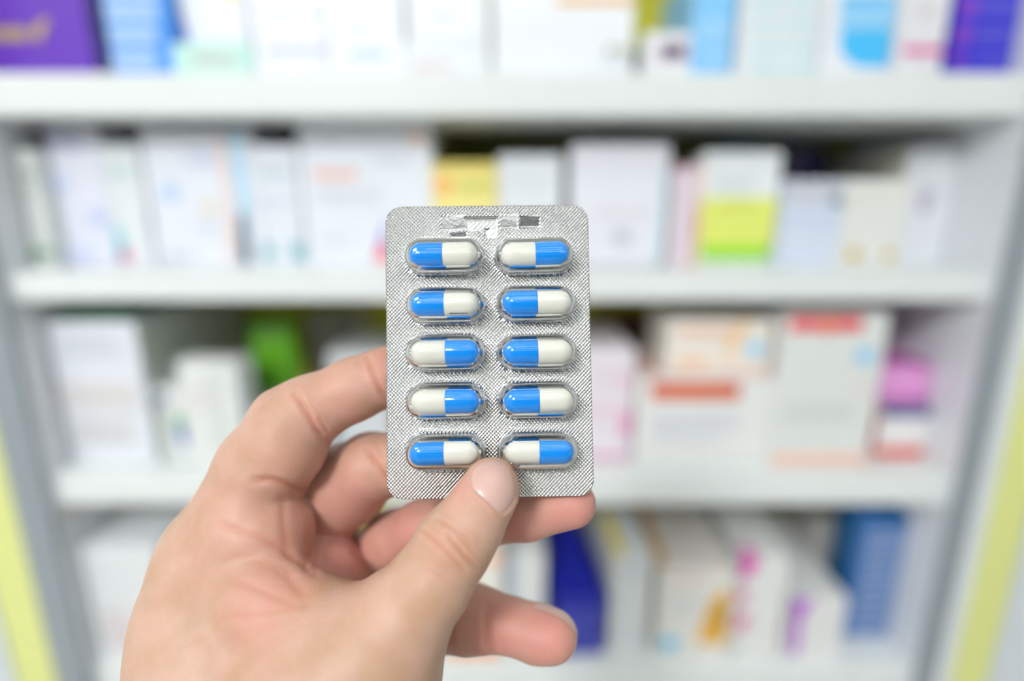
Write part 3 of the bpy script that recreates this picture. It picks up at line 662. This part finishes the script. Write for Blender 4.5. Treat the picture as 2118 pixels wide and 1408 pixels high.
CREASES = [  # points, centre depth, depth tolerance, depth of the crease (mm), half width px
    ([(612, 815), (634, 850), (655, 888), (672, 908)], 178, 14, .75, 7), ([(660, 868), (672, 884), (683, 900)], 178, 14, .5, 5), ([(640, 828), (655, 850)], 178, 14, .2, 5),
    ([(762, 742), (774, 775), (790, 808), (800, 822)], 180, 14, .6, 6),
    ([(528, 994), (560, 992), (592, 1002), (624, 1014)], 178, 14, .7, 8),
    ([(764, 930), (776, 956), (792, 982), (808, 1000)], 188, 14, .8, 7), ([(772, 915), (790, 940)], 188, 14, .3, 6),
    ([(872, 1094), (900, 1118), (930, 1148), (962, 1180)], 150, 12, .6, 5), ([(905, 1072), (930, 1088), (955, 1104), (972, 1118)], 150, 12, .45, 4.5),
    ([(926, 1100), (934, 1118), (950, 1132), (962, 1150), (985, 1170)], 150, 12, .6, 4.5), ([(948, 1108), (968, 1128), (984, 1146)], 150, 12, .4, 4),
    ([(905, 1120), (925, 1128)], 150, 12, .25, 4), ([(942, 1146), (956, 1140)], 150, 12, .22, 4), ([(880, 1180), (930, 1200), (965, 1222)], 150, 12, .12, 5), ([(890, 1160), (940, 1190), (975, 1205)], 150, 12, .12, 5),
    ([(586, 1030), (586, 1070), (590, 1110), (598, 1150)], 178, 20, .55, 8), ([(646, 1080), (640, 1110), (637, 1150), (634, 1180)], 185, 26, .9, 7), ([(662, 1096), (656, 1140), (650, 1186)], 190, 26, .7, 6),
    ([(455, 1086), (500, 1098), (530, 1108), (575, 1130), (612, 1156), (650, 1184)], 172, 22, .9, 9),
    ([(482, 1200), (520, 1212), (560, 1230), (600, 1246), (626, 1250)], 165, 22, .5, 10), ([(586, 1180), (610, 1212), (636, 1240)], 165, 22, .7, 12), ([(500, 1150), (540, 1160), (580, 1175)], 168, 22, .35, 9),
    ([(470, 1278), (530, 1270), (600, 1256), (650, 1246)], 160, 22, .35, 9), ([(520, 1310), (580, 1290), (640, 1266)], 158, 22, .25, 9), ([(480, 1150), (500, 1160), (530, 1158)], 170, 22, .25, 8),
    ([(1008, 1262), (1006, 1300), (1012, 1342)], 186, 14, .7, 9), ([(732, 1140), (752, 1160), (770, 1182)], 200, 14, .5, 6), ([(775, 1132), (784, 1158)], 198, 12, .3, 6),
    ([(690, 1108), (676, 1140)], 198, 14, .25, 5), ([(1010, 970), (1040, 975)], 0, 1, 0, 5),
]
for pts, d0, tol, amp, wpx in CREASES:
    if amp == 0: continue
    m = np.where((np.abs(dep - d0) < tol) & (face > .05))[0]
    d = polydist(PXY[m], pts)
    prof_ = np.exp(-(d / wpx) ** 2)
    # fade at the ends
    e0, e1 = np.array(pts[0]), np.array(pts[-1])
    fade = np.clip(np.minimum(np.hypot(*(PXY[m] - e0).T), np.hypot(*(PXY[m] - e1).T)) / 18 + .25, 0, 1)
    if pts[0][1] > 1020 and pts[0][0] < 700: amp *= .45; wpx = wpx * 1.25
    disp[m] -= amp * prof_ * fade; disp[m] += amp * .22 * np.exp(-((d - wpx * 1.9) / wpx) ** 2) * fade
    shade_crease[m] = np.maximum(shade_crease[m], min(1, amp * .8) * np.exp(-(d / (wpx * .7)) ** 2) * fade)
# thumb nail outline and fold
NAIL = np.array([(975, 1003), (976, 985), (984, 968), (1000, 956), (1022, 953), (1045, 962), (1060, 982), (1067, 1004), (1066, 1026), (1056, 1044), (1040, 1060), (1030, 1058), (1012, 1042), (992, 1024), (980, 1014)], float)
def inside(P, poly):
    c = np.zeros(len(P), bool); n = len(poly)
    for i in range(n):
        a, b_ = poly[i], poly[(i + 1) % n]
        cond = ((a[1] > P[:, 1]) != (b_[1] > P[:, 1]))
        with np.errstate(divide='ignore', invalid='ignore'):
            xi = (b_[0] - a[0]) * (P[:, 1] - a[1]) / (b_[1] - a[1] + 1e-12) + a[0]
        c ^= cond & (P[:, 0] < xi)
    return c
m = np.where((dep < 166) & (face > -.1) & (np.hypot(PXY[:, 0] - 1020, PXY[:, 1] - 1005) < 95))[0]
ins = inside(PXY[m], NAIL); dd = polydist(PXY[m], list(NAIL) + [NAIL[0]])
sd = np.where(ins, -dd, dd)
cut = np.clip((PXY[m, 1] - 975) / 50, 0, 1)
disp[m] += np.where(sd > 0, (.15 + .5 * cut) * np.exp(-((sd - 5) / 5.0) ** 2), 0) - np.where(sd < 0, .35 * np.clip(-sd / 4, 0, 1), 0)
V2 = V + N * disp[:, None]
Wv = c2w(V2)
# skin tint zones (albedo): 0 = tan, 1 = pink
pink = np.zeros(len(V))
def blob(px, py, d, r, a):
    c = cs(px, py, d); R_ = r / F * d
    q = np.exp(-((V - c) ** 2).sum(1) / (R_ * R_)); np.maximum(pink, q * a, out=pink)
for z in [(1181, 1050, 176, 100, 1.0), (1080, 1075, 178, 90, .8), (1130, 1316, 180, 85, 1.0), (1040, 1310, 185, 90, .9), (640, 1230, 175, 80, .95), (700, 1160, 195, 95, 1.0), (600, 1120, 180, 120, .6), (540, 1060, 180, 110, .45), (560, 1240, 160, 100, .6),
          (740, 1030, 190, 110, .7), (700, 830, 180, 110, .42), (800, 770, 182, 70, .7), (600, 940, 178, 90, .4), (850, 1110, 195, 120, .8), (950, 1000, 155, 60, .45), (930, 1130, 150, 50, .4), (1020, 1000, 155, 60, .5), (960, 1290, 190, 80, .7), (480, 1160, 175, 90, .35)]:
    blob(*z)
hand_me = raw_mesh('hand', Wv, Q)
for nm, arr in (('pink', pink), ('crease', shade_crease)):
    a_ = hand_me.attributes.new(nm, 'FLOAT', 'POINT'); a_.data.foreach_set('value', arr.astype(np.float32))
def skin_mat():
    m = bpy.data.materials.new('skin'); m.use_nodes = True; nt = m.node_tree; b = nt.nodes['Principled BSDF']
    L = nt.links.new
    tc = nt.nodes.new('ShaderNodeTexCoord')
    a1 = nt.nodes.new('ShaderNodeAttribute'); a1.attribute_name = 'pink'; a2 = nt.nodes.new('ShaderNodeAttribute'); a2.attribute_name = 'crease'
    n1 = nt.nodes.new('ShaderNodeTexNoise'); n1.inputs['Scale'].default_value = 90; n1.inputs['Detail'].default_value = 3; L(tc.outputs['Object'], n1.inputs['Vector'])
    n2 = nt.nodes.new('ShaderNodeTexNoise'); n2.inputs['Scale'].default_value = 1500; n2.inputs['Detail'].default_value = 4; L(tc.outputs['Object'], n2.inputs['Vector'])
    def mix(f, c1, c2):
        x = nt.nodes.new('ShaderNodeMix'); x.data_type = 'RGBA'
        for i, v in ((0, f), (6, c1), (7, c2)):
            if isinstance(v, tuple): x.inputs[i].default_value = v
            else: L(v, x.inputs[i])
        return x.outputs[2]
    mr = nt.nodes.new('ShaderNodeMapRange'); mr.inputs[1].default_value = .35; mr.inputs[2].default_value = .65; L(n1.outputs['Fac'], mr.inputs[0])
    base = mix(mr.outputs[0], srgb((187, 152, 126)), srgb((199, 163, 144)))
    c = mix(a1.outputs['Fac'], base, srgb((204, 141, 131)))
    c = mix(a2.outputs['Fac'], c, srgb((196, 120, 96)))  # shading of the creases put into the skin colour
    L(c, b.inputs['Base Color'])
    b.inputs['Roughness'].default_value = .48; b.inputs['Specular IOR Level'].default_value = .35
    b.inputs['Subsurface Weight'].default_value = .55; b.inputs['Subsurface Radius'].default_value = (1, .32, .16); b.inputs['Subsurface Scale'].default_value = .004
    bp = nt.nodes.new('ShaderNodeBump'); bp.inputs['Distance'].default_value = .00018; bp.inputs['Strength'].default_value = .6
    vo = nt.nodes.new('ShaderNodeTexVoronoi'); vo.feature = 'DISTANCE_TO_EDGE'; vo.inputs['Scale'].default_value = 1400; L(tc.outputs['Object'], vo.inputs['Vector'])
    ma = nt.nodes.new('ShaderNodeMath'); ma.operation = 'MULTIPLY_ADD'; ma.inputs[1].default_value = .5
    L(vo.outputs['Distance'], ma.inputs[0]); L(n2.outputs['Fac'], ma.inputs[2])
    L(ma.outputs[0], bp.inputs['Height']); L(bp.outputs[0], b.inputs['Normal'])
    return m
skin = skin_mat()
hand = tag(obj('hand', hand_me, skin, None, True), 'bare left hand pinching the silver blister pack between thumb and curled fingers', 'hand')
# thumb nail: a curved plate following the thumb
def nail_mat():
    m = bpy.data.materials.new('fingernail'); m.use_nodes = True; b = m.node_tree.nodes['Principled BSDF']
    n = m.node_tree.nodes.new('ShaderNodeTexNoise'); n.inputs['Scale'].default_value = 160
    tc = m.node_tree.nodes.new('ShaderNodeTexCoord'); m.node_tree.links.new(tc.outputs['Object'], n.inputs['Vector'])
    x = m.node_tree.nodes.new('ShaderNodeMix'); x.data_type = 'RGBA'; x.inputs[6].default_value = srgb((202, 162, 154)); x.inputs[7].default_value = srgb((206, 174, 160))
    m.node_tree.links.new(n.outputs['Fac'], x.inputs[0]); m.node_tree.links.new(x.outputs[2], b.inputs['Base Color'])
    b.inputs['Roughness'].default_value = .3; b.inputs['Coat Weight'].default_value = .25; b.inputs['Coat Roughness'].default_value = .25
    b.inputs['Subsurface Weight'].default_value = .4; b.inputs['Subsurface Radius'].default_value = (1, .4, .3); b.inputs['Subsurface Scale'].default_value = .002
    return m
nailm = nail_mat()
def smooth_closed(pts, n=64):
    pts = np.asarray(pts); k_ = len(pts); out = []
    for i in range(n):
        t = i / n * k_; i0 = int(t); f_ = t - i0
        p0, p1, p2, p3 = (pts[(i0 + j) % k_] for j in (-1, 0, 1, 2))
        out.append(.5 * ((2 * p1) + (-p0 + p2) * f_ + (2 * p0 - 5 * p1 + 4 * p2 - p3) * f_ ** 2 + (-p0 + 3 * p1 - 3 * p2 + p3) * f_ ** 3))
    return np.array(out)
def project(PX, off):
    d = np.stack([(PX[:, 0] - W / 2) / F, (H / 2 - PX[:, 1]) / F, -np.ones(len(PX))], 1)
    t = np.full(len(PX), 140.0)
    for _ in range(60):
        f = fhand(d * t[:, None]) - off; t = np.minimum(t + f * .8, 185)
    return d * t[:, None]
outl = smooth_closed(NAIL); cN = NAIL.mean(0); rings = []
for q, (s, off) in enumerate([(1.0, -.35), (1.0, .12), (.97, .26), (.9, .33), (.8, .38), (.65, .42), (.5, .45), (.33, .46), (.16, .47), (.02, .47)]):
    rings.append(project(cN + (outl - cN) * s, off))
obj('thumbnail', grid_mesh('thumbnail', c2w(np.array(rings)), True), nailm, hand, True)['label'] = 'pale pink thumbnail'
# little finger nail: curved plate over the far upper side of the tip
a = cs(1086, 1300, 189); bq = cs(1146, 1317, 185); ax = (bq - a) / np.linalg.norm(bq - a)
upn = np.array([.12, .80, -.60]); upn -= upn.dot(ax) * ax; upn /= np.linalg.norm(upn); sdv = np.cross(ax, upn)
rr_ = 8.95
PN = []
for th_ in (0.0, -.5):
    for s in np.linspace(0, 1, 12):
        row = []
        for t_ in np.linspace(-1, 1, 15):
            an = t_ * math.radians(52); le = 10.5 * s + 1.6 * (1 - t_ * t_) * (1 if s > .5 else -.6)
            dv = (upn * math.cos(an) + sdv * math.sin(an))
            o0 = bq - ax * 7.0 + ax * le
            if le > 6.5: dv = dv + ax * (le - 6.5) * .16; dv /= np.linalg.norm(dv)
            t0 = 14.0
            for _ in range(12): t0 -= float(fhand((o0 + dv * t0)[None])[0]) - (.22 + th_)
            row.append(o0 + dv * t0)
        PN.append(row)
PN = np.array(PN); bm = bmesh.new()
for k_ in (0, 1):
    me_ = grid_mesh('n', c2w(PN[k_ * 12:(k_ + 1) * 12])); bm.from_mesh(me_)
bmesh.ops.recalc_face_normals(bm, faces=bm.faces)
obj('fingernail', bm, nailm, hand, True)['label'] = 'little fingernail seen edge-on'
print('hand verts', len(V), 'faces', len(Q))
